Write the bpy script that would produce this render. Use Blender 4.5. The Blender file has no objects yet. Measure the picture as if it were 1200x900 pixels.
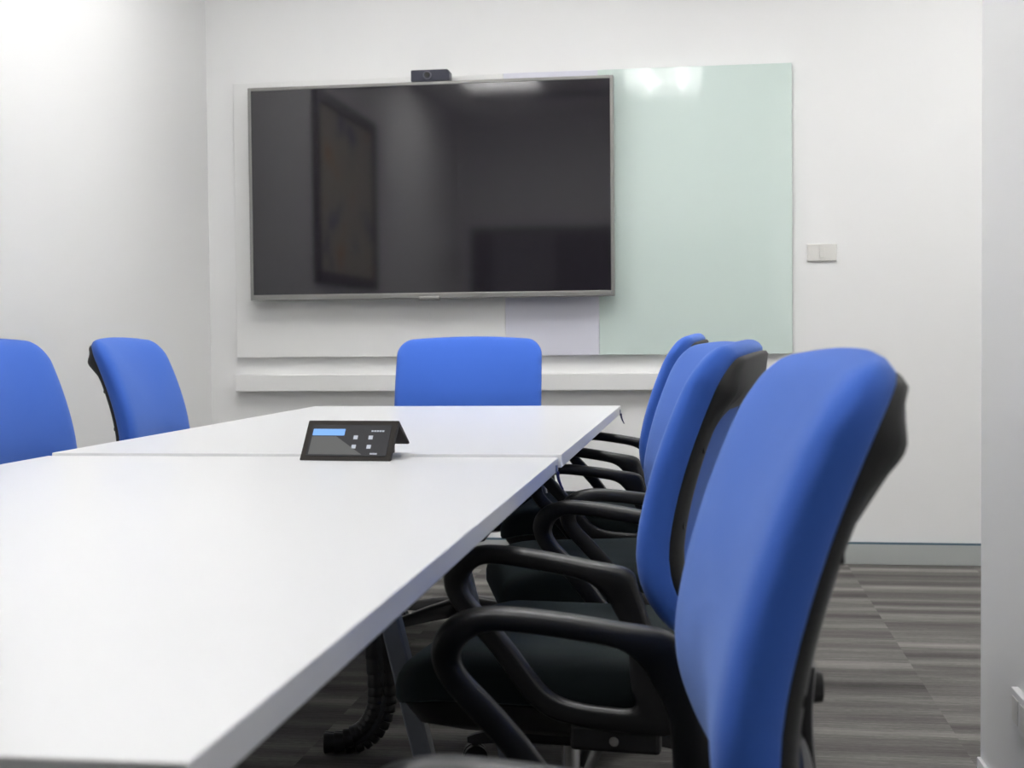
import bpy, bmesh, math, random
from mathutils import Vector, Matrix
random.seed(7)
scene = bpy.context.scene
C = scene.collection
PI = math.pi

# ------------------------------------------------------------------ materials
def mat(name, col, rough=0.5, metal=0.0, spec=0.5, coat=0.0, coat_rough=0.05, sheen=0.0,
        sheen_tint=(1, 1, 1), emit=None, emit_s=0.0, bump=0.0, bump_scale=400.0, vary=0.0):
    m = bpy.data.materials.new(name); m.use_nodes = True
    nt = m.node_tree; b = nt.nodes['Principled BSDF']
    b.inputs['Base Color'].default_value = (*col, 1)
    b.inputs['Roughness'].default_value = rough
    b.inputs['Metallic'].default_value = metal
    b.inputs['Specular IOR Level'].default_value = spec
    b.inputs['Coat Weight'].default_value = coat
    b.inputs['Coat Roughness'].default_value = coat_rough
    b.inputs['Sheen Weight'].default_value = sheen
    b.inputs['Sheen Roughness'].default_value = 0.45
    b.inputs['Sheen Tint'].default_value = (*sheen_tint, 1)
    if emit:
        b.inputs['Emission Color'].default_value = (*emit, 1)
        b.inputs['Emission Strength'].default_value = emit_s
    if bump or vary:
        tc = nt.nodes.new('ShaderNodeTexCoord')
        nz = nt.nodes.new('ShaderNodeTexNoise'); nz.inputs['Scale'].default_value = bump_scale
        nz.inputs['Detail'].default_value = 3
        nt.links.new(tc.outputs['Object'], nz.inputs['Vector'])
        if bump:
            bp = nt.nodes.new('ShaderNodeBump'); bp.inputs['Strength'].default_value = bump
            bp.inputs['Distance'].default_value = 0.001
            nt.links.new(nz.outputs['Fac'], bp.inputs['Height'])
            nt.links.new(bp.outputs['Normal'], b.inputs['Normal'])
        if vary:
            mx = nt.nodes.new('ShaderNodeMixRGB'); mx.blend_type = 'MIX'
            mx.inputs['Color1'].default_value = (*[c * (1 - vary) for c in col], 1)
            mx.inputs['Color2'].default_value = (*[min(1, c * (1 + vary)) for c in col], 1)
            nt.links.new(nz.outputs['Fac'], mx.inputs['Fac'])
            nt.links.new(mx.outputs['Color'], b.inputs['Base Color'])
    return m

M = {}
M['wall'] = mat('wall_paint', (0.80, 0.80, 0.795), 0.75, spec=0.25, bump=0.15, bump_scale=250)
M['ceiling'] = mat('ceiling_paint', (0.80, 0.80, 0.79), 0.9, spec=0.1)
M['skirting'] = mat('skirting_grey', (0.42, 0.44, 0.43), 0.45, spec=0.4)
M['skirting_trim'] = mat('skirting_seal', (0.08, 0.14, 0.18), 0.5)
M['white_trim'] = mat('white_trim', (0.78, 0.78, 0.78), 0.5)
M['blue'] = mat('blue_fabric', (0.046, 0.134, 0.55), 0.85, spec=0.2, sheen=0.42, sheen_tint=(0.50, 0.66, 1.0),
                bump=0.35, bump_scale=1400, vary=0.05)
M['seat'] = mat('dark_seat_fabric', (0.010, 0.015, 0.016), 0.9, spec=0.2, sheen=0.12, sheen_tint=(0.7, 0.9, 0.9),
                bump=0.4, bump_scale=1200, vary=0.1)
M['plastic'] = mat('black_plastic', (0.010, 0.010, 0.011), 0.38, spec=0.45, bump=0.1, bump_scale=900)
M['frame_plastic'] = mat('black_frame_plastic', (0.015, 0.015, 0.015), 0.5, spec=0.4, bump=0.15, bump_scale=800)
M['screw'] = mat('screw_black', (0.006, 0.006, 0.006), 0.5)
M['steel'] = mat('chair_steel', (0.55, 0.55, 0.56), 0.25, metal=1.0)
M['table'] = mat('white_laminate', (0.73, 0.735, 0.745), 0.30, spec=0.38, bump=0.02, bump_scale=300)
M['leg'] = mat('grey_leg_paint', (0.20, 0.22, 0.26), 0.4, spec=0.5)
M['beam'] = mat('dark_beam_paint', (0.03, 0.03, 0.035), 0.5)
M['clip'] = mat('clip_steel', (0.45, 0.47, 0.55), 0.2, metal=1.0)
M['clip_blue'] = mat('clip_dark_blue', (0.01, 0.012, 0.10), 0.3)
M['bezel'] = mat('silver_bezel', (0.27, 0.265, 0.255), 0.4, metal=0.6)
M['tv_back'] = mat('tv_back', (0.03, 0.03, 0.03), 0.5)
M['screen'] = mat('glossy_black_screen', (0.016, 0.0138, 0.0185), 0.06, spec=0.72)
M['mint'] = mat('mint_glass', (0.60, 0.70, 0.66), 0.5, spec=0.3, coat=1.0, coat_rough=0.03)
M['panel_white'] = mat('white_panel', (0.78, 0.78, 0.77), 0.55)
M['panel_lilac'] = mat('lilac_panel', (0.66, 0.66, 0.74), 0.35)
M['glass_edge'] = mat('glass_edge', (0.42, 0.50, 0.48), 0.2)
M['switch'] = mat('switch_plastic', (0.70, 0.69, 0.66), 0.35)
M['webcam'] = mat('webcam_navy', (0.012, 0.014, 0.032), 0.35)
M['lens'] = mat('lens_glass', (0.003, 0.003, 0.004), 0.05, coat=1.0)
M['lens_ring'] = mat('lens_ring', (0.09, 0.09, 0.12), 0.3)
M['tab_body'] = mat('tablet_body', (0.022, 0.018, 0.015), 0.45, spec=0.12)
M['tab_glass'] = mat('tablet_screen', (0.012, 0.012, 0.014), 0.30, spec=0.08, emit=(0.010, 0.010, 0.012), emit_s=1.0)
M['tab_glare'] = mat('tablet_painted_glare', (0.02, 0.02, 0.02), 0.30, spec=0.08, emit=(0.085, 0.087, 0.085), emit_s=1.0)  # glowing grey that stands in for glare on the tablet screen
M['tab_blue'] = mat('tablet_display_blue', (0.02, 0.05, 0.12), 0.30, spec=0.08, emit=(0.20, 0.42, 0.95), emit_s=1.0)
M['tab_icon'] = mat('tablet_icon', (0.1, 0.1, 0.1), 0.4, spec=0.1, emit=(0.42, 0.45, 0.52), emit_s=1.0)
M['lamp'] = mat('lamp_diffuser', (0.9, 0.9, 0.9), 0.5, emit=(1.0, 0.985, 0.965), emit_s=0.5)
M['tube'] = mat('lamp_tube', (0.9, 0.9, 0.9), 0.5, emit=(1.0, 0.985, 0.965), emit_s=15.0)
for k in ('lamp', 'tube'): M[k].cycles.emission_sampling = 'NONE'
M['lamp_body'] = mat('lamp_body_white', (0.8, 0.8, 0.8), 0.4)
M['vent'] = mat('vent_grey', (0.30, 0.30, 0.31), 0.4)
M['vent_dark'] = mat('vent_dark', (0.01, 0.01, 0.01), 0.8)
M['pic_frame'] = mat('picture_frame_black', (0.012, 0.012, 0.014), 0.4)
M['partition'] = mat('dark_partition', (0.030, 0.030, 0.034), 0.25)
M['partition_mid'] = mat('grey_partition_door', (0.13, 0.13, 0.14), 0.4)

def canvas_material():
    m = bpy.data.materials.new('abstract_canvas'); m.use_nodes = True
    nt = m.node_tree; b = nt.nodes['Principled BSDF']; b.inputs['Roughness'].default_value = 0.7
    tc = nt.nodes.new('ShaderNodeTexCoord')
    nz = nt.nodes.new('ShaderNodeTexNoise'); nz.inputs['Scale'].default_value = 3.5; nz.inputs['Detail'].default_value = 5
    rp = nt.nodes.new('ShaderNodeValToRGB'); e = rp.color_ramp.elements
    e[0].position = 0.30; e[0].color = (0.04, 0.07, 0.25, 1)
    e[1].position = 0.42; e[1].color = (0.44, 0.41, 0.31, 1)
    a = e.new(0.60); a.color = (0.48, 0.44, 0.33, 1)
    a = e.new(0.72); a.color = (0.55, 0.26, 0.07, 1)
    nt.links.new(tc.outputs['Object'], nz.inputs['Vector']); nt.links.new(nz.outputs['Fac'], rp.inputs['Fac'])
    nt.links.new(rp.outputs['Color'], b.inputs['Base Color'])
    return m
M['canvas'] = canvas_material()

def carpet_material():
    m = bpy.data.materials.new('striped_carpet_tiles'); m.use_nodes = True
    nt = m.node_tree; N = nt.nodes.new; L = nt.links.new
    b = nt.nodes['Principled BSDF']; b.inputs['Roughness'].default_value = 0.95
    b.inputs['Specular IOR Level'].default_value = 0.1
    tc = N('ShaderNodeTexCoord'); sp = N('ShaderNodeSeparateXYZ'); L(tc.outputs['Object'], sp.inputs[0])
    def math_(op, a, bb):
        n = N('ShaderNodeMath'); n.operation = op
        for i, v in enumerate((a, bb)):
            if v is None: continue
            if isinstance(v, (int, float)): n.inputs[i].default_value = v
            else: L(v, n.inputs[i])
        return n.outputs[0]
    xs = math_('SUBTRACT', sp.outputs['X'], 0.59 - 5.0)
    col = math_('FLOOR', math_('DIVIDE', xs, 0.5), None)
    row = math_('FLOOR', math_('DIVIDE', math_('ADD', sp.outputs['Y'], math_('MULTIPLY', col, 0.25)), 0.5), None)
    shift = math_('ADD', math_('MULTIPLY', col, 3.73), math_('MULTIPLY', row, 0.0))
    def stripes(freq, xf, detail):
        cb = N('ShaderNodeCombineXYZ')
        L(math_('MULTIPLY', sp.outputs['X'], xf), cb.inputs[0])
        L(math_('MULTIPLY', math_('ADD', sp.outputs['Y'], shift), freq), cb.inputs[1])
        nz = N('ShaderNodeTexNoise'); nz.inputs['Scale'].default_value = 1.0; nz.inputs['Detail'].default_value = detail
        L(cb.outputs[0], nz.inputs['Vector']); return nz.outputs['Fac']
    s1 = stripes(7.5, 0.05, 1.0)
    s2 = stripes(150.0, 6.0, 2.0)
    s3 = stripes(380.0, 60.0, 1.0)
    v = math_('ADD', math_('ADD', math_('MULTIPLY', s1, 0.62), math_('MULTIPLY', s2, 0.24)), math_('MULTIPLY', s3, 0.14))
    rp = N('ShaderNodeValToRGB'); e = rp.color_ramp.elements
    e[0].position = 0.36; e[0].color = (0.066, 0.063, 0.060, 1)
    e[1].position = 0.66; e[1].color = (0.27, 0.258, 0.242, 1)
    a = e.new(0.50); a.color = (0.132, 0.126, 0.119, 1)
    L(v, rp.inputs['Fac']); L(rp.outputs['Color'], b.inputs['Base Color'])
    bp = N('ShaderNodeBump'); bp.inputs['Strength'].default_value = 0.5; bp.inputs['Distance'].default_value = 0.003
    L(s2, bp.inputs['Height']); L(bp.outputs['Normal'], b.inputs['Normal'])
    return m
M['carpet'] = carpet_material()

# ------------------------------------------------------------------ mesh helpers
def add_box(bm, lo, hi, bevel=0.0, seg=2):
    lo = Vector(lo); hi = Vector(hi)
    r = bmesh.ops.create_cube(bm, size=1.0)
    vs = r['verts']
    for v in vs:
        v.co = Vector((lo[i] + (v.co[i] + 0.5) * (hi[i] - lo[i]) for i in range(3)))
    if bevel > 0:
        es = list({e for v in vs for e in v.link_edges})
        bmesh.ops.bevel(bm, geom=es, offset=bevel, segments=seg, profile=0.5, affect='EDGES', clamp_overlap=True)

def add_cyl(bm, p0, p1, r0, r1=None, n=24, cap=True):
    p0 = Vector(p0); p1 = Vector(p1); r1 = r0 if r1 is None else r1
    d = (p1 - p0); q = d.to_track_quat('Z', 'Y')
    mtx = Matrix.Translation((p0 + p1) / 2) @ q.to_matrix().to_4x4()
    bmesh.ops.create_cone(bm, cap_ends=cap, segments=n, radius1=r0, radius2=r1, depth=d.length, matrix=mtx)

def add_rings(bm, rings, closed=True, cap0=True, cap1=True):
    """skin a list of equally long point loops"""
    vr = [[bm.verts.new(p) for p in r] for r in rings]
    n = len(rings[0])
    for a, b in zip(vr[:-1], vr[1:]):
        for i in range(n if closed else n - 1):
            j = (i + 1) % n
            bm.faces.new((a[i], a[j], b[j], b[i]))
    if cap0: bm.faces.new(list(reversed(vr[0])))
    if cap1: bm.faces.new(vr[-1])

def add_loop_rings(bm, rings):
    """rings joined in a closed cycle (a torus-like skin)"""
    vr = [[bm.verts.new(p) for p in r] for r in rings]
    n = len(rings[0]); k = len(vr)
    for q in range(k):
        a, b = vr[q], vr[(q + 1) % k]
        for i in range(n):
            j = (i + 1) % n
            bm.faces.new((a[i], a[j], b[j], b[i]))

def add_tube(bm, pts, r, n=14, flat=1.0, up=Vector((0, 0, 1))):
    pts = [Vector(p) for p in pts]; rings = []
    for i, p in enumerate(pts):
        t = (pts[min(i + 1, len(pts) - 1)] - pts[max(i - 1, 0)]).normalized()
        s = t.cross(up)
        if s.length < 1e-4: s = t.cross(Vector((0, 1, 0)))
        s.normalize(); w = s.cross(t).normalized()
        rr = r[i] if isinstance(r, (list, tuple)) else r
        rings.append([p + s * math.cos(2 * PI * k / n) * rr * flat + w * math.sin(2 * PI * k / n) * rr for k in range(n)])
    add_rings(bm, rings)

def smooth_path(pts, n=8):
    pts = [Vector(p) for p in pts]; out = []
    P = [2 * pts[0] - pts[1]] + pts + [2 * pts[-1] - pts[-2]]
    for i in range(1, len(P) - 2):
        p0, p1, p2, p3 = P[i - 1:i + 3]
        for k in range(n):
            t = k / n
            out.append(0.5 * ((2 * p1) + (p2 - p0) * t + (2 * p0 - 5 * p1 + 4 * p2 - p3) * t * t + (3 * p1 - p0 - 3 * p2 + p3) * t ** 3))
    out.append(pts[-1]); return out

def obj(name, bm, m, parent=None, smooth=True, angle=40):
    bmesh.ops.recalc_face_normals(bm, faces=bm.faces[:])
    me = bpy.data.meshes.new(name); bm.to_mesh(me); bm.free()
    for k in (m if isinstance(m, (list, tuple)) else [m]): me.materials.append(k)
    if smooth:
        me.shade_smooth(); me.set_sharp_from_angle(angle=math.radians(angle))
    o = bpy.data.objects.new(name, me); C.objects.link(o)
    if parent: o.parent = parent
    return o

def tag(o, label, cat, group=None):
    o['label'] = label; o['category'] = cat
    if group: o['group'] = group
    return o

def thing(name, label, cat, loc=(0, 0, 0), rz=0.0, group=None):
    o = bpy.data.objects.new(name, None); C.objects.link(o)
    o.empty_display_size = 0.1; o.location = loc; o.rotation_euler = (0, 0, rz)
    return tag(o, label, cat, group)

def struct(name, bm, m, parent=None, **kw):
    o = obj(name, bm, m, parent, **kw)
    if parent is None: o['kind'] = 'structure'
    return o

def box_obj(name, lo, hi, m, parent=None, bevel=0.0, seg=2):
    bm = bmesh.new(); add_box(bm, lo, hi, bevel, seg); return obj(name, bm, m, parent, smooth=False)

# ------------------------------------------------------------------ the room
BACK = 5.719; LEFT = -2.166; RWX = 0.560; RWY = 2.836; FARX = 2.3; REAR = -0.75; CEIL = 2.9
def wall_box(name, lo, hi, m=None):
    bm = bmesh.new(); add_box(bm, lo, hi); return struct(name, bm, m or M['wall'], smooth=False)
wall_box('floor', (LEFT - .12, REAR - .12, -.1), (FARX + .12, BACK + .12, 0), M['carpet'])
wall_box('wall_back', (LEFT - .12, BACK, 0), (FARX + .12, BACK + .12, CEIL))
wall_box('wall_left', (LEFT - .12, REAR, 0), (LEFT, BACK, CEIL))
wall_box('wall_right', (RWX, REAR, 0), (RWX + .12, RWY, CEIL))
wall_box('wall_alcove', (FARX, RWY - .12, 0), (FARX + .12, BACK, CEIL))
wall_box('wall_alcove_near', (RWX + .12, RWY - .12, 0), (FARX, RWY, CEIL))
wall_box('wall_rear', (LEFT - .12, REAR - .12, 0), (FARX + .12, REAR, CEIL))

LIGHTS = [(-0.29, 0.95, 'recessed twin-tube ceiling light over the table, mirrored in the mint glass board'),
          (-1.52, 1.32, 'recessed twin-tube ceiling light left of the table, mirrored at the top of the television'),
          (-1.45, 4.15, 'recessed twin-tube ceiling light above the chairs by the left wall'),
          (-0.20, 4.05, 'recessed twin-tube ceiling light above the far end of the table'),
          (1.45, 4.35, 'added unseen twin-tube ceiling light in the side space, brightening the right of the back wall')]  # last lamp is unseen, added to light the right part of the back wall
HW, HL = 0.30, 0.60
def ceiling():
    holes = [(x - HW, x + HW, y - HL, y + HL) for x, y, _ in LIGHTS]
    xs = sorted({LEFT - .12, FARX + .12} | {h[0] for h in holes} | {h[1] for h in holes})
    ys = sorted({REAR - .12, BACK + .12} | {h[2] for h in holes} | {h[3] for h in holes})
    bm = bmesh.new()
    for a, b in zip(xs[:-1], xs[1:]):
        for c, d in zip(ys[:-1], ys[1:]):
            mx, my = (a + b) / 2, (c + d) / 2
            if any(h[0] < mx < h[1] and h[2] < my < h[3] for h in holes): continue
            add_box(bm, (a, c, CEIL), (b, d, CEIL + .02))
    struct('ceiling', bm, M['ceiling'], smooth=False)
ceiling()
for x, y, lab in LIGHTS:
    t = thing('ceiling_light', lab, 'ceiling light', (x, y, CEIL), 0, 'recessed ceiling lights')  # the last of LIGHTS is an added, unseen lamp
    e = 0.002
    bm = bmesh.new()
    for lo, hi in (((-HW, -HL, e), (-HW + .012, HL, .11)), ((HW - .012, -HL, e), (HW, HL, .11)),
                   ((-HW + .012, -HL, e), (HW - .012, -HL + .012, .11)), ((-HW + .012, HL - .012, e), (HW - .012, HL, .11)),
                   ((-HW, -HL, .11), (HW, HL, .12))):
        add_box(bm, lo, hi)
    obj('housing', bm, M['lamp_body'], t, smooth=False)
    box_obj('diffuser', (-HW + .014, -HL + .014, .098), (HW - .014, HL - .014, .108), M['lamp'], t)
    for s in (-1, 1):
        bm = bmesh.new(); add_cyl(bm, (s * .13, -HL + .03, .075), (s * .13, HL - .03, .075), .014, n=12)
        obj('tube', bm, M['tube'], t)
    la = bpy.data.lights.new('lamp_glow', 'AREA'); la.shape = 'RECTANGLE'; la.size = 2 * HW - .03; la.size_y = 2 * HL - .03
    la.energy = 12.0 if (x < -1 and y > 3) else (12.0 if y < 1.2 else 17.0); la.color = (1.0, .995, .985)
    lo_ = bpy.data.objects.new('lamp_glow', la); C.objects.link(lo_); lo_.parent = t; lo_.location = (0, 0, .096)

# skirting boards
def skirting(name, lo, hi, axis):
    bm = bmesh.new(); add_box(bm, lo, hi, .002); o = struct(name, bm, M['skirting'], smooth=False)
    lo2 = list(lo); hi2 = list(hi); lo2[2] = hi[2]; hi2[2] = hi[2] + .008
    bm = bmesh.new(); add_box(bm, lo2, hi2); obj('seal_strip', bm, M['skirting_trim'], o)
skirting('baseboard_back', (LEFT, BACK - .012, 0), (FARX, BACK, .084), 'x')
skirting('baseboard_left', (LEFT, REAR, 0), (LEFT + .012, BACK - .012, .084), 'y')
bm = bmesh.new(); add_box(bm, (RWX - .008, REAR, 0), (RWX, RWY - .003, .085), .002)
struct('baseboard_right', bm, M['white_trim'], smooth=False)
# dark glazed partition on the rear wall (seen in the television)
wall_box('trim_1', (-2.06, REAR + .001, 0), (0.545, REAR + .05, 1.95), M['partition'])
wall_box('trim_2', (-1.85, REAR + .05, 0.02), (-1.30, REAR + .07, 1.90), M['partition_mid'])

# ------------------------------------------------------------------ back wall things
wb = thing('writing_board', 'large wall-mounted writing board with white, lilac and mint glass panels behind the television', 'writing board', (0, BACK, 0))
def panel(name, x0, x1, z0, z1, d, m):
    return box_obj(name, (x0, -d, z0), (x1, -.004, z1), m, wb, .002)
panel('white_panel', -2.035, -0.8385, .879, 2.080, .030, M['panel_white'])['label'] = 'plain white panel'
panel('lilac_panel', -0.8375, -0.4365, .879, 2.080, .030, M['panel_lilac'])['label'] = 'lilac white panel'
panel('glass_panel', -0.4355, 0.367, .879, 2.080, .030, M['mint'])['label'] = 'glossy mint glass panel'
bm = bmesh.new()
add_box(bm, (-1.98, -.004, .92), (0.31, 0, 2.04)); obj('mounting_batten', bm, M['panel_white'], wb)

ld = thing('wall_ledge', 'long white box ledge fixed to the back wall under the writing board', 'ledge', (0, BACK, 0))
box_obj('ledge_body', (-2.035, -.055, .731), (0.36, 0, .802), M['panel_white'], ld, .002)

sw = thing('light_switch', 'small white horizontal light switch on the back wall right of the glass board', 'light switch', (.4895, BACK, 1.2975))
box_obj('face_plate', (-.060, -.010, -.036), (.060, 0, .036), M['switch'], sw, .003)
bm = bmesh.new()
for lo, hi in (((-.0135, -.0115, -.0245), (-.0115, -.010, .0245)), ((.0115, -.0115, -.0245), (.0135, -.010, .0245)),
               ((-.0115, -.0115, .0225), (.0115, -.010, .0245)), ((-.0115, -.0115, -.0245), (.0115, -.010, -.0225))):
    add_box(bm, lo, hi)
obj('rocker_surround', bm, M['switch'], sw)
bm = bmesh.new(); add_box(bm, (-.0110, -.016, -.0215), (.0110, -.010, .0215), .001)
for v in bm.verts:
    if v.co.y < -.012 and v.co.z > 0: v.co.y += .004
obj('rocker', bm, M['switch'], sw, smooth=False)

# television
TVX0, TVX1, TVZ0, TVZ1 = -1.938, -0.3645, 1.126, 2.040
tv = thing('television', 'large wide flat-screen television with silver bezel hanging on the back wall', 'television', ((TVX0 + TVX1) / 2, BACK - .12, (TVZ0 + TVZ1) / 2))
w2, h2 = (TVX1 - TVX0) / 2, (TVZ1 - TVZ0) / 2
bm = bmesh.new()
bw, bb = .014, .024
for lo, hi in (((-w2, 0, -h2), (-w2 + bw, .045, h2)), ((w2 - bw, 0, -h2), (w2, .045, h2)),
               ((-w2 + bw, 0, h2 - bw), (w2 - bw, .045, h2)), ((-w2 + bw, 0, -h2), (w2 - bw, .045, -h2 + bb))):
    add_box(bm, lo, hi, .003)
obj('bezel', bm, M['bezel'], tv, smooth=False)
box_obj('screen', (-w2 + bw, .003, -h2 + bb), (w2 - bw, .012, h2 - bw), M['screen'], tv)
box_obj('rear_cover', (-w2 + .03, .014, -h2 + .03), (w2 - .03, .060, h2 - .03), M['tv_back'], tv, .008)
box_obj('wall_mount', (-.25, .060, -.22), (.25, .0885, .22), M['tv_back'], tv, .004)
bm = bmesh.new(); add_box(bm, (-.045, -.003, -h2 - .008), (.045, .018, -h2 + .010), .004)
obj('sensor_tab', bm, M['bezel'], tv, smooth=False)

# webcam on top of the television
wc = thing('webcam', 'small dark navy conference camera sitting on top of the television', 'camera', (-1.135, BACK - .095, TVZ1 + .001))
bm = bmesh.new()
prof = [(-.083, .0), (.083, .0), (.083, .038), (.074, .048), (-.083, .048)]
add_rings(bm, [[(x, y, z) for x, z in prof] for y in (-.028, .028)])
bmesh.ops.bevel(bm, geom=bm.edges[:], offset=.002, segments=2, affect='EDGES')
obj('camera_body', bm, M['webcam'], wc, smooth=False)
bm = bmesh.new(); add_cyl(bm, (-.012, -.036, .025), (-.012, -.028, .025), .0175, n=28); obj('lens_ring', bm, M['lens_ring'], wc)
bm = bmesh.new(); add_cyl(bm, (-.012, -.040, .025), (-.012, -.036, .025), .0115, .0125, n=24); obj('lens', bm, M['lens'], wc)

# power outlet on the right wall
po = thing('wall_outlet', 'white rectangular outlet plate low on the right wall near the carpet', 'wall outlet', (RWX, 2.447, .2805))
box_obj('outlet_plate', (-.013, -.070, -.034), (0, .058, .034), M['white_trim'], po, .0015)
bm = bmesh.new()
for yy in (-.04, .022):
    add_box(bm, (-.0145, yy - .022, -.022), (-.013, yy + .022, .022), .0005)
obj('socket_face', bm, M['switch'], po, smooth=False)

# picture on the left wall and air vent in the ceiling (both mirrored in the television)
pf = thing('framed_picture', 'framed abstract picture on the left wall, mirrored in the television screen', 'picture', (LEFT, 3.17, 1.83))
bm = bmesh.new()
pw, ph, fw = .70, .55, .07
for lo, hi in (((0, -pw, -ph), (.03, -pw + fw, ph)), ((0, pw - fw, -ph), (.03, pw, ph)),
               ((0, -pw + fw, ph - fw), (.03, pw - fw, ph)), ((0, -pw + fw, -ph), (.03, pw - fw, -ph + fw))):
    add_box(bm, lo, hi, .003)
obj('picture_frame', bm, M['pic_frame'], pf, smooth=False)
box_obj('canvas', (0, -pw + fw, -ph + fw), (.012, pw - fw, ph - fw), M['canvas'], pf)
av = thing('air_vent', 'long slatted ceiling air vent behind the camera, mirrored along the top of the television', 'air vent', (-1.15, .50, CEIL))
box_obj('vent_tray', (-.66, -.10, -.010), (.66, .10, 0), M['vent_dark'], av)
bm = bmesh.new()
for k in range(23):
    x = -.63 + k * .0573
    add_box(bm, (x - .010, -.09, -.026), (x + .010, .09, -.010), .002)
obj('slats', bm, M['vent'], av, smooth=False)

# ------------------------------------------------------------------ tables
XL, XR = -1.266, -0.266
def make_table(name, label, y0, y1, top, dx, clips, far_inset=.30):
    cx, cy = (XL + XR) / 2 + dx, (y0 + y1) / 2
    t = thing(name, label, 'table', (cx, cy, 0), 0, 'white meeting tables')
    hw, hl = .5, (y1 - y0) / 2
    box_obj('tabletop', (-hw, -hl, top - .025), (hw, hl, top), M['table'], t, .0015)
    for sy in (-1, 1):
        yy = sy * (hl - (far_inset if sy > 0 else .30))
        for sx in (-1, 1):
            bm = bmesh.new()
            wid = .014 if (sy > 0 and far_inset < .25) else 0
            a = Vector((sx * (.200 + wid), yy, top - .026)); b = Vector((sx * (.368 + wid), yy, .0))
            rr = []
            for p in (a, b):
                rr.append([p + Vector((ux * .0165, uy * .0165, 0)) for ux, uy in ((-1, -.8), (-.8, -1), (.8, -1), (1, -.8), (1, .8), (.8, 1), (-.8, 1), (-1, .8))])
            add_rings(bm, rr)
            lg = obj('leg', bm, M['leg'], t, smooth=False)
            bm = bmesh.new(); add_cyl(bm, (sx * (.368 + wid), yy, 0), (sx * (.368 + wid), yy, .012), .024, n=20)
            obj('foot_glide', bm, M['beam'], lg)
        box_obj('cross_beam', (-.30, yy - .022, top - .065), (.30, yy + .022, top - .0255), M['beam'], t, .003)
    for sx in (-1, 1):
        box_obj('side_rail', (sx * .24 - .015, -hl + .32, top - .06), (sx * .24 + .015, hl - .32, top - .026), M['beam'], t, .003)
    for cyy in clips:
        bm = bmesh.new()
        add_box(bm, (hw, cyy - .006, top - .028), (hw + .003, cyy + .006, top - .010), .0008)
        c = obj('edge_clip', bm, M['clip'], t)
        bm = bmesh.new()
        pts = smooth_path([(hw + .003, cyy, top - .022), (hw + .005, cyy, top - .034), (hw + .009, cyy - .002, top - .045), (hw + .014, cyy - .004, top - .054)], 4)
        add_tube(bm, pts, [.0035 - .002 * i / len(pts) for i in range(len(pts))], 8)
        obj('hook', bm, M['clip_blue'], c)
    return t
make_table('meeting_table', 'white meeting table nearest the camera, filling the lower left of the photo', .660, 2.459, .730, 0, [.855])
make_table('meeting_table', 'white meeting table at the far end, in front of the television', 2.462, 4.261, .7355, .006, [.85], .193)

# table-top touch controller
tp = thing('touch_controller', 'black wedge-shaped touch screen controller standing on the white table', 'touch screen', (-.648, 2.372, .730), math.radians(-4.5))
W = .0875
TA = math.radians(33)                       # lean of the screen away from upright
def tent(y, z): return y, z
bm = bmesh.new()
hh, dy = .070, .052
prof = [(0.0, .0), (.006, .0), (dy + .004, hh - .008), (.117, .022), (.121, .026), (dy + .006, hh), (dy, hh)]
add_rings(bm, [[(x, y, z) for y, z in prof] for x in (-W, W)])
bmesh.ops.bevel(bm, geom=bm.edges[:], offset=.0012, segments=2, affect='EDGES')
obj('housing', bm, M['tab_body'], tp, smooth=False)
box_obj('rear_foot', (-.06, .104, .0057), (.06, .116, .024), M['tab_body'], tp, .002)
nrm = Vector((0, -hh, dy)).normalized(); upv = Vector((0, dy, hh)).normalized(); slope_len = math.hypot(dy, hh)
def face_pt(u, v, lift): return Vector((u, 0, 0)) + upv * v + nrm * lift
def face_poly(name, pts, m, lift, thick=.0008, parent=tp):
    bm = bmesh.new()
    add_rings(bm, [[face_pt(u, v, lift - thick) for u, v in pts], [face_pt(u, v, lift) for u, v in pts]])
    return obj(name, bm, m, parent, smooth=False)
S0, S1, V0, V1 = -.077, .077, .010, slope_len - .010
scr = face_poly('screen', [(S0, V0), (S1, V0), (S1, V1), (S0, V1)], M['tab_glass'], .0012)
face_poly('painted_glare', [(-.073, .013), (.030, .013), (-.026, .052), (-.073, .052)], M['tab_glare'], .0016, .0004, scr)  # diagonal screen glare painted as an emissive grey polygon
face_poly('title_bar', [(-.073, .054), (-.011, .054), (-.011, .068), (-.073, .068)], M['tab_blue'], .0016, .0004, scr)
for u, v in ((.012, .050), (.041, .050), (.012, .030), (.041, .030)):
    face_poly('icon', [(u - .004, v - .004), (u + .004, v - .004), (u + .004, v + .004), (u - .004, v + .004)], M['tab_icon'], .0016, .0004, scr)
for u0, u1, v in ((.040, .066, .064), (.046, .060, .015)):
    for k in range(5):
        a = u0 + (u1 - u0) * k / 5
        face_poly('text_mark', [(a, v - .0015), (a + (u1 - u0) * .15, v - .0015), (a + (u1 - u0) * .15, v + .0015), (a, v + .0015)], M['tab_icon'], .0016, .0004, scr)

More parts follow.
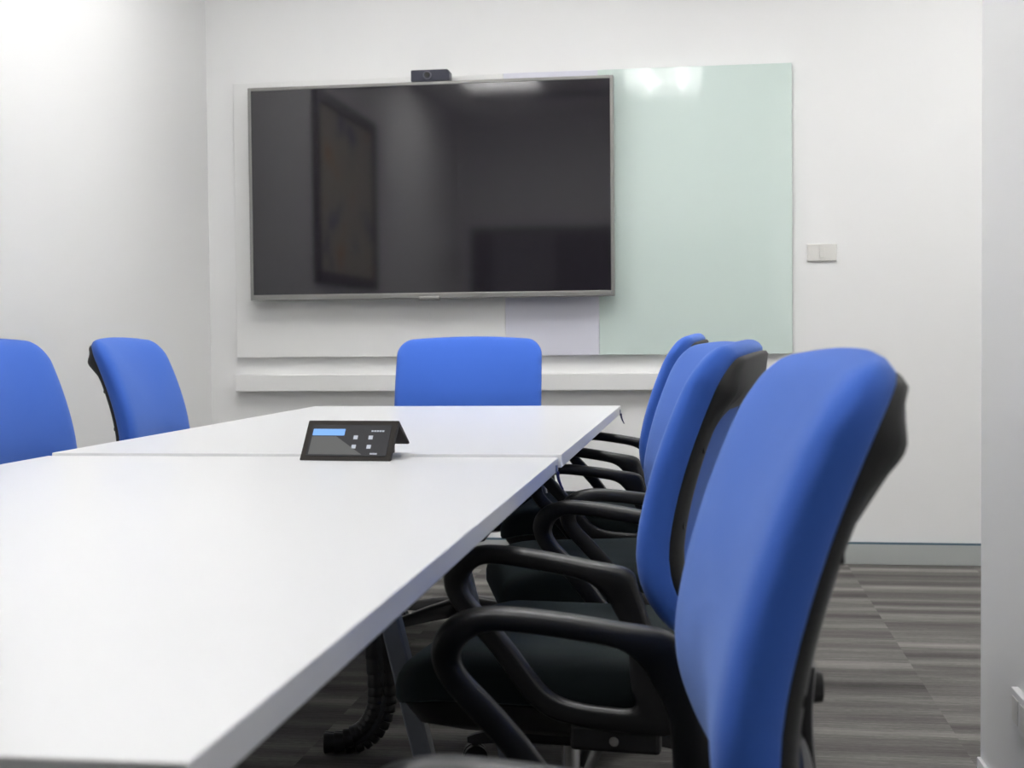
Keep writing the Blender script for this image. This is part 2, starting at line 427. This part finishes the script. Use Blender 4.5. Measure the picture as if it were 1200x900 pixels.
# cable spine hanging below the far table
cs = thing('cable_spine', 'black segmented cable spine running from under the table down to the carpet', 'cable guide', (-.745, 3.0, 0))
path = smooth_path([(0, 0, .705), (0, 0, .55), (0, 0, .40), (.001, 0, .26), (.008, 0, .155), (.004, -.004, .098), (-.018, -.012, .054), (-.055, -.022, .031), (-.12, -.035, .027)], 3)
bm = bmesh.new(); add_tube(bm, path, .017, 12, 1.3); obj('core_cable', bm, M['beam'], cs)
for k in range(len(path) - 1):
    a, b = path[k], path[k + 1]
    q = a.lerp(b, -.02); r = a.lerp(b, 1.03)
    bm = bmesh.new()
    t = (b - a).normalized(); side = Vector((.93, .36, 0)); side = (side - t * side.dot(t)).normalized(); w = t.cross(side)
    for s in (-1, 1):
        rings = []
        for p, rr in ((q, .0195), (q.lerp(r, .10), .0212), (q.lerp(r, .86), .0236), (r, .0228)):
            c = p + side * (s * .0145)
            rings.append([c + side * math.cos(2 * PI * i / 14) * rr * .85 + w * math.sin(2 * PI * i / 14) * rr for i in range(14)])
        add_rings(bm, rings)
    obj('segment', bm, M['plastic'], cs)

# ------------------------------------------------------------------ the office chair (faces local +y)
def back_line(z):
    if z >= .647: return -.165 - .1055 * ((z - .647) / .32) ** 1.5375
    return -.165 - .0388 * ((.647 - z) / .13) ** 2
ZC = .725; KC = .4376
def outline(n=88, z0=.500, z1=.945, hw=.2467, rt=.050, rb=.11, arch=.0126):
    pts = []
    def arc(cx, cz, r, a0, a1, k):
        for i in range(k):
            a = a0 + (a1 - a0) * i / k
            pts.append((cx + r * math.cos(a), cz + r * math.sin(a)))
    q = n // 8
    arc(hw - rb, z0 + rb, rb, -PI / 2, 0, q)
    for i in range(q): pts.append((hw, z0 + rb + (z1 - rt - z0 - rb) * i / q))
    arc(hw - rt, z1 - rt, rt, 0, PI / 2, q)
    for i in range(q): pts.append((hw - rt - 2 * (hw - rt) * i / q, z1))
    arc(-hw + rt, z1 - rt, rt, PI / 2, PI, q)
    for i in range(q): pts.append((-hw, z1 - rt - (z1 - rt - z0 - rb) * i / q))
    arc(-hw + rb, z0 + rb, rb, PI, 1.5 * PI, q)
    for i in range(q): pts.append((-hw + rb + 2 * (hw - rb) * i / q, z0))
    out = []
    for x, z in pts:
        f = 1.0
        if z > .80: f -= .007 * ((z - .80) / .145) ** 1.5
        if z < .66: f -= .10 * ((.66 - z) / .155) ** 1.6
        zz = z
        if z > ZC: zz = z + arch * (1 - (x / hw) ** 2) * ((z - ZC) / (z1 - ZC))
        out.append((x * f, zz))
    return out
OUT = outline()
def inset(o, i, hw=.2467, hz=.22):
    return [(x * (1 - i / hw), ZC + (z - ZC) * (1 - i / hz)) for x, z in o]
def warp(x, z, d, c=.4376): return (x, back_line(z) + c * x * x + d, z)
T = .054
def cushion_bm():
    bm = bmesh.new(); rings = []
    prof = [(.200, -T), (.12, -T), (.05, -T), (.018, -T), (.012, -T + .003), (.005, -T + .012), (.001, -.032), (.0005, -.025), (.004, -.017), (.010, -.010),
            (.019, -.005), (.030, -.001), (.045, .002), (.075, .005), (.12, .008), (.17, .010), (.205, .011)]
    for i, d in prof: rings.append([warp(x, z, d) for x, z in inset(OUT, i)])
    add_rings(bm, rings); return bm
def bump_back(z): return .017 * math.exp(-((z - .880) / .024) ** 2) + .004 * math.exp(-((z - .930) / .014) ** 2)
def hole_outline():
    n = len(OUT)
    o = outline(n, .575, .852, .188, .05, .07, .004)
    return [(x / (1 if abs(x) < 9 else 1), z) for x, z in o]
def frame_bm():
    o = inset(OUT, .017); h = hole_outline(); bm = bmesh.new()
    def mix(t): return [(a[0] + (b[0] - a[0]) * t, a[1] + (b[1] - a[1]) * t) for a, b in zip(o, h)]
    rings = []
    f0 = -T + .003
    for t, base, k in ((0, f0, 0), (0, -T - .004, .45), (.06, -T - .008, .8), (.2, -T - .011, 1), (.5, -T - .013, 1), (.8, -T - .011, 1), (.95, -T - .008, .9), (1, -T - .006, .6), (1, f0, 0), (.5, f0, 0)):
        rings.append([warp(x, z, base - k * bump_back(z)) for x, z in mix(t)])
    add_loop_rings(bm, rings); return bm
def seat_rr(hw, hl, r, n=10):
    pts = []
    for cx, cy, a in ((hw - r, hl - r, 0), (-hw + r, hl - r, PI / 2), (-hw + r, -hl + r, PI), (hw - r, -hl + r, 1.5 * PI)):
        for i in range(n):
            t = a + PI / 2 * i / (n - 1); pts.append((cx + r * math.cos(t), cy + r * math.sin(t)))
    return pts
def seat_bm():
    bm = bmesh.new(); hw, hl = .245, .223; rings = []
    base = seat_rr(hw, hl, .085)
    for i, z in ((.20, .412), (.02, .412), (.004, .418), (0, .428), (0, .448), (.004, .462), (.012, .473), (.026, .481), (.05, .486), (.10, .487), (.17, .484), (.215, .483)):
        k = []
        for x, y in base:
            xx, yy = x * (1 - i / hw), y * (1 - i / hl)
            dz = 0
            if yy > .10: dz -= .030 * ((yy - .10) / .135) ** 2
            if yy < -.12: dz += .006 * ((-.12 - yy) / .11)
            dz += .10 * xx * xx
            k.append((xx, yy + .018, z + dz))
        rings.append(k)
    add_rings(bm, rings); return bm
def pan_bm():
    bm = bmesh.new(); hw, hl = .232, .211; rings = []
    base = seat_rr(hw, hl, .08)
    for i, z in ((.14, .352), (.06, .356), (.02, .375), (.0, .412), (.01, .420)):
        k = []
        for x, y in base:
            xx, yy = x * (1 - i / hw), y * (1 - i / hl)
            dz = -.028 * max(0, (yy - .10) / .135) ** 2
            k.append((xx, yy + .018, z + dz + .10 * xx * xx))
        rings.append(k)
    add_rings(bm, rings); return bm
ARM_O = [(-.152, .634), (-.10, .645), (-.04, .655), (.02, .662), (.055, .661), (.083, .650), (.099, .628), (.101, .602), (.090, .575), (.066, .543),
         (.036, .507), (.008, .468), (-.014, .440), (-.045, .418), (-.09, .408), (-.15, .402), (-.205, .402), (-.226, .412), (-.216, .460), (-.190, .535), (-.166, .605)]
ARM_I = [(-.119, .599), (-.096, .618), (-.04, .629), (.02, .637), (.045, .636), (.061, .627), (.070, .614), (.071, .600), (.062, .583), (.040, .558),
         (.011, .522), (-.018, .482), (-.040, .457), (-.062, .445), (-.09, .439), (-.125, .436), (-.150, .436), (-.160, .446), (-.154, .470), (-.149, .535), (-.132, .578)]
def dense(pts, n=4):
    P = pts; out = []; k = len(P)
    for i in range(k):
        p0, p1, p2, p3 = (Vector(P[(i + j - 1) % k]) for j in range(4))
        for q in range(n):
            t = q / n
            out.append(0.5 * ((2 * p1) + (p2 - p0) * t + (2 * p0 - 5 * p1 + 4 * p2 - p3) * t * t + (3 * p1 - p0 - 3 * p2 + p3) * t ** 3))
    return out
def arm_bm(s):
    bm = bmesh.new(); o = dense(ARM_O); i_ = dense(ARM_I); secs = []
    for p in o + i_: p.x = (p.x + .157) * 1.105 - .157 if p.x > -.157 else p.x
    for a, b in zip(o, i_):
        c = (a + b) / 2; d = (a - b) / 2; sec = []
        top = max(0.0, min(1.0, (c.y - .60) / .03))
        th = .0135 + .0075 * top
        for k in range(16):
            an = 2 * PI * k / 16
            ca, sa = math.cos(an), math.sin(an)
            ex = .55
            u = math.copysign(abs(ca) ** ex, ca); w = math.copysign(abs(sa) ** ex, sa)
            p = c + d * u + Vector((.008 * max(0, min(1, (.03 - c.x) / .12)) - .002, 0))
            sec.append((s * .276 + w * th, p.x, p.y))
        secs.append(sec)
    add_loop_rings(bm, secs)
    return bm
def bracket_bm(s):
    bm = bmesh.new()
    x0, x1 = sorted((s * .10, s * .274))
    add_box(bm, (x0, -.175, .376), (x1, -.075, .392), .004)
    x0, x1 = sorted((s * .266, s * .286))
    add_box(bm, (x0, -.19, .374), (x1, -.06, .412), .006)
    return bm
def spine_bm():
    bm = bmesh.new(); rings = []
    pts = smooth_path([(0, -.246, .675), (0, -.244, .62), (0, -.250, .55), (0, -.256, .48), (0, -.250, .425), (0, -.225, .388), (0, -.16, .376), (0, -.06, .372)], 5)
    for i, p in enumerate(pts):
        t = (pts[min(i + 1, len(pts) - 1)] - pts[max(0, i - 1)]).normalized()
        w = Vector((1, 0, 0)).cross(t).normalized()
        u = i / (len(pts) - 1); hw = .05 - .012 * math.sin(u * PI); hd = .010
        rings.append([p + Vector((1, 0, 0)) * (hw * math.copysign(abs(math.cos(a)) ** .5, math.cos(a))) + w * (hd * math.copysign(abs(math.sin(a)) ** .6, math.sin(a)))
                      for a in [2 * PI * k / 16 for k in range(16)]])
    add_rings(bm, rings); return bm
def crossbar_bm():
    bm = bmesh.new()
    pts = [(x, back_line(.600) + KC * x * x - T - .012, .600) for x in [-.19 + .38 * k / 12 for k in range(13)]]
    add_tube(bm, pts, .018, 12, .55); return bm

def make_chair():
    root = bpy.data.objects.new('office_chair', None); C.objects.link(root)
    up = []
    up.append(obj('seat', seat_bm(), M['seat'], root))
    up.append(obj('seat_pan', pan_bm(), M['plastic'], root))
    bk = obj('backrest', cushion_bm(), M['blue'], root, angle=60); up.append(bk)
    fr = obj('back_frame', frame_bm(), M['frame_plastic'], root, angle=60); up.append(fr)
    sm = None
    for x, z in ((-.212, .80), (-.213, .69), (-.200, .60), (.212, .80), (.213, .69), (.200, .60), (-.11, .90), (.11, .90)):
        y = back_line(z) + KC * x * x - T - .0125 - bump_back(z)
        if sm is None:
            bm = bmesh.new(); add_cyl(bm, (0, 0, 0), (0, .005, 0), .0065, .0065, 14)
            o = obj('screw', bm, M['screw'], fr); sm = o.data
        else:
            o = bpy.data.objects.new('screw', sm); C.objects.link(o); o.parent = fr
        o.location = (x, y, z)
    cb = obj('back_crossbar', crossbar_bm(), M['plastic'], fr)
    up.append(obj('back_support', spine_bm(), M['plastic'], root))
    bm = bmesh.new(); add_cyl(bm, (0, -.266, .645), (0, -.252, .645), .014, .016, 20)
    up.append(obj('adjustment_knob', bm, M['plastic'], root))
    for s in (-1, 1):
        a = obj('armrest', arm_bm(s), M['plastic'], root, angle=60); up.append(a)
        b = obj('arm_bracket', bracket_bm(s), M['plastic'], a, smooth=False)
        bm = bmesh.new(); add_cyl(bm, (s * .285, -.125, .392), (s * .290, -.125, .392), .008, .007, 14)
        obj('bolt', bm, M['steel'], b)
    bm = bmesh.new(); add_box(bm, (-.09, -.15, .315), (.09, .12, .374), .014, 3); up.append(obj('tilt_mechanism', bm, M['plastic'], root))
    bm = bmesh.new(); add_tube(bm, smooth_path([(.08, .05, .345), (.16, .05, .345), (.24, .045, .350)], 4), .006, 10)
    add_box(bm, (.225, .025, .342), (.285, .06, .354), .004); up.append(obj('lever', bm, M['plastic'], root))
    bm = bmesh.new(); add_cyl(bm, (0, 0, .20), (0, 0, .318), .015, n=20); obj('gas_piston', bm, M['steel'], root)
    bm = bmesh.new(); add_cyl(bm, (0, 0, .07), (0, 0, .24), .027, .025, 24); obj('gas_column', bm, M['plastic'], root)
    bm = bmesh.new(); add_cyl(bm, (0, 0, .065), (0, 0, .125), .048, .042, 28); obj('base_hub', bm, M['plastic'], root)
    legm = None; cast = None
    for k in range(5):
        an = PI / 2 + k * 2 * PI / 5
        if legm is None:
            bm = bmesh.new(); rings = []
            for r, zt, zb, hw in ((.035, .122, .070, .030), (.12, .108, .066, .026), (.22, .086, .058, .021), (.285, .074, .055, .018), (.30, .068, .058, .012)):
                rings.append([(r, -hw, zb), (r, hw, zb), (r, hw * .8, zt - .008), (r, hw * .4, zt), (r, -hw * .4, zt), (r, -hw * .8, zt - .008)])
            add_rings(bm, rings); o = obj('base_leg', bm, M['plastic'], root); legm = o.data
            bm = bmesh.new()
            for sx in (-1, 1): add_cyl(bm, (.282, sx * .012 - .008, .026), (.282, sx * .012 + .008, .026), .026, n=22)
            add_cyl(bm, (.282, 0, .026), (.282, 0, .060), .009, n=12)
            c = obj('caster', bm, M['plastic'], o); cast = c.data
        else:
            o = bpy.data.objects.new('base_leg', legm); C.objects.link(o); o.parent = root
            c = bpy.data.objects.new('caster', cast); C.objects.link(c); c.parent = o
        o.rotation_euler = (0, 0, an)
    return root

LOW = {'gas_column', 'base_hub', 'base_leg', 'gas_piston'}
def copy_tree(o, parent=None):
    c = o.copy(); C.objects.link(c)
    if parent: c.parent = parent
    for ch in list(o.children): copy_tree(ch, c)
    return c
proto = make_chair()
CHAIRS = [
    (-0.1586, 1.2302, 94.98, -0.019, 'nearest blue-backed office chair, large at the right edge of the group, its blue front showing'),
    (-0.2184, 2.178, 83.5, -0.012, 'second nearest blue-backed chair on the right, its black back frame seen edge-on'),
    (-0.2318, 2.981, 103.97, -0.017, 'third blue-backed chair on the right, a plain blue front squeezed between two edge-on chairs'),
    (-0.305, 3.788, 87.2, 0.004, 'farthest blue-backed chair along the right side, slim edge-on back by the far table corner'),
    (-0.768, 4.218, 183, 0.003, 'blue-backed chair at the head of the table, facing the camera under the television'),
    (-1.484, 3.91, -88, 0.009, 'blue-backed chair on the left with a black rear edge visible, before the left corner'),
    (-1.513, 3.111, -94.2, 0.008, 'blue-backed chair cut off by the left edge of the photo'),
]
for i, (x, y, rz, dz, lab) in enumerate(CHAIRS):
    r = proto if i == 0 else copy_tree(proto)
    r.location = (x, y, 0); r.rotation_euler = (0, 0, math.radians(rz))
    tag(r, lab, 'chair', 'blue-backed office chairs around the table')
    for ch in r.children:
        if ch.name.split('.')[0] not in LOW: ch.location.z = dz
        if ch.name.startswith('base_leg'): ch.rotation_euler.z += math.radians({1: -23.5, 3: -23, 4: 20}.get(i, 0))

# ------------------------------------------------------------------ light, camera, colour
w = bpy.data.worlds.new('world'); scene.world = w; w.use_nodes = True
w.node_tree.nodes['Background'].inputs['Color'].default_value = (1, 1, 1, 1)
w.node_tree.nodes['Background'].inputs['Strength'].default_value = 0.3

cam = bpy.data.cameras.new('camera'); co = bpy.data.objects.new('camera', cam); C.objects.link(co)
fl, yaw, pitch, roll, H = 1573.1, .1417, .0331, -.0091, .9482
f = Vector((-math.sin(yaw) * math.cos(pitch), math.cos(yaw) * math.cos(pitch), -math.sin(pitch)))
r = Vector((math.cos(yaw), math.sin(yaw), 0)); u = r.cross(f)
r2 = math.cos(roll) * r + math.sin(roll) * u; u2 = -math.sin(roll) * r + math.cos(roll) * u
co.matrix_world = Matrix(((r2.x, u2.x, -f.x, 0), (r2.y, u2.y, -f.y, 0), (r2.z, u2.z, -f.z, H), (0, 0, 0, 1)))
cam.sensor_fit = 'HORIZONTAL'; cam.sensor_width = 36; cam.lens = fl * 36 / 1200
cam.clip_start = .02
cam.dof.use_dof = True; cam.dof.focus_distance = 3.0; cam.dof.aperture_fstop = 8.6
scene.camera = co
scene.view_settings.view_transform = 'Standard'; scene.view_settings.look = 'None'
scene.view_settings.gamma = 1.0; scene.view_settings.use_curve_mapping = False
scene.view_settings.exposure = 0.07
scene.cycles.use_denoising = True
scene.cycles.max_bounces = 10; scene.cycles.diffuse_bounces = 6
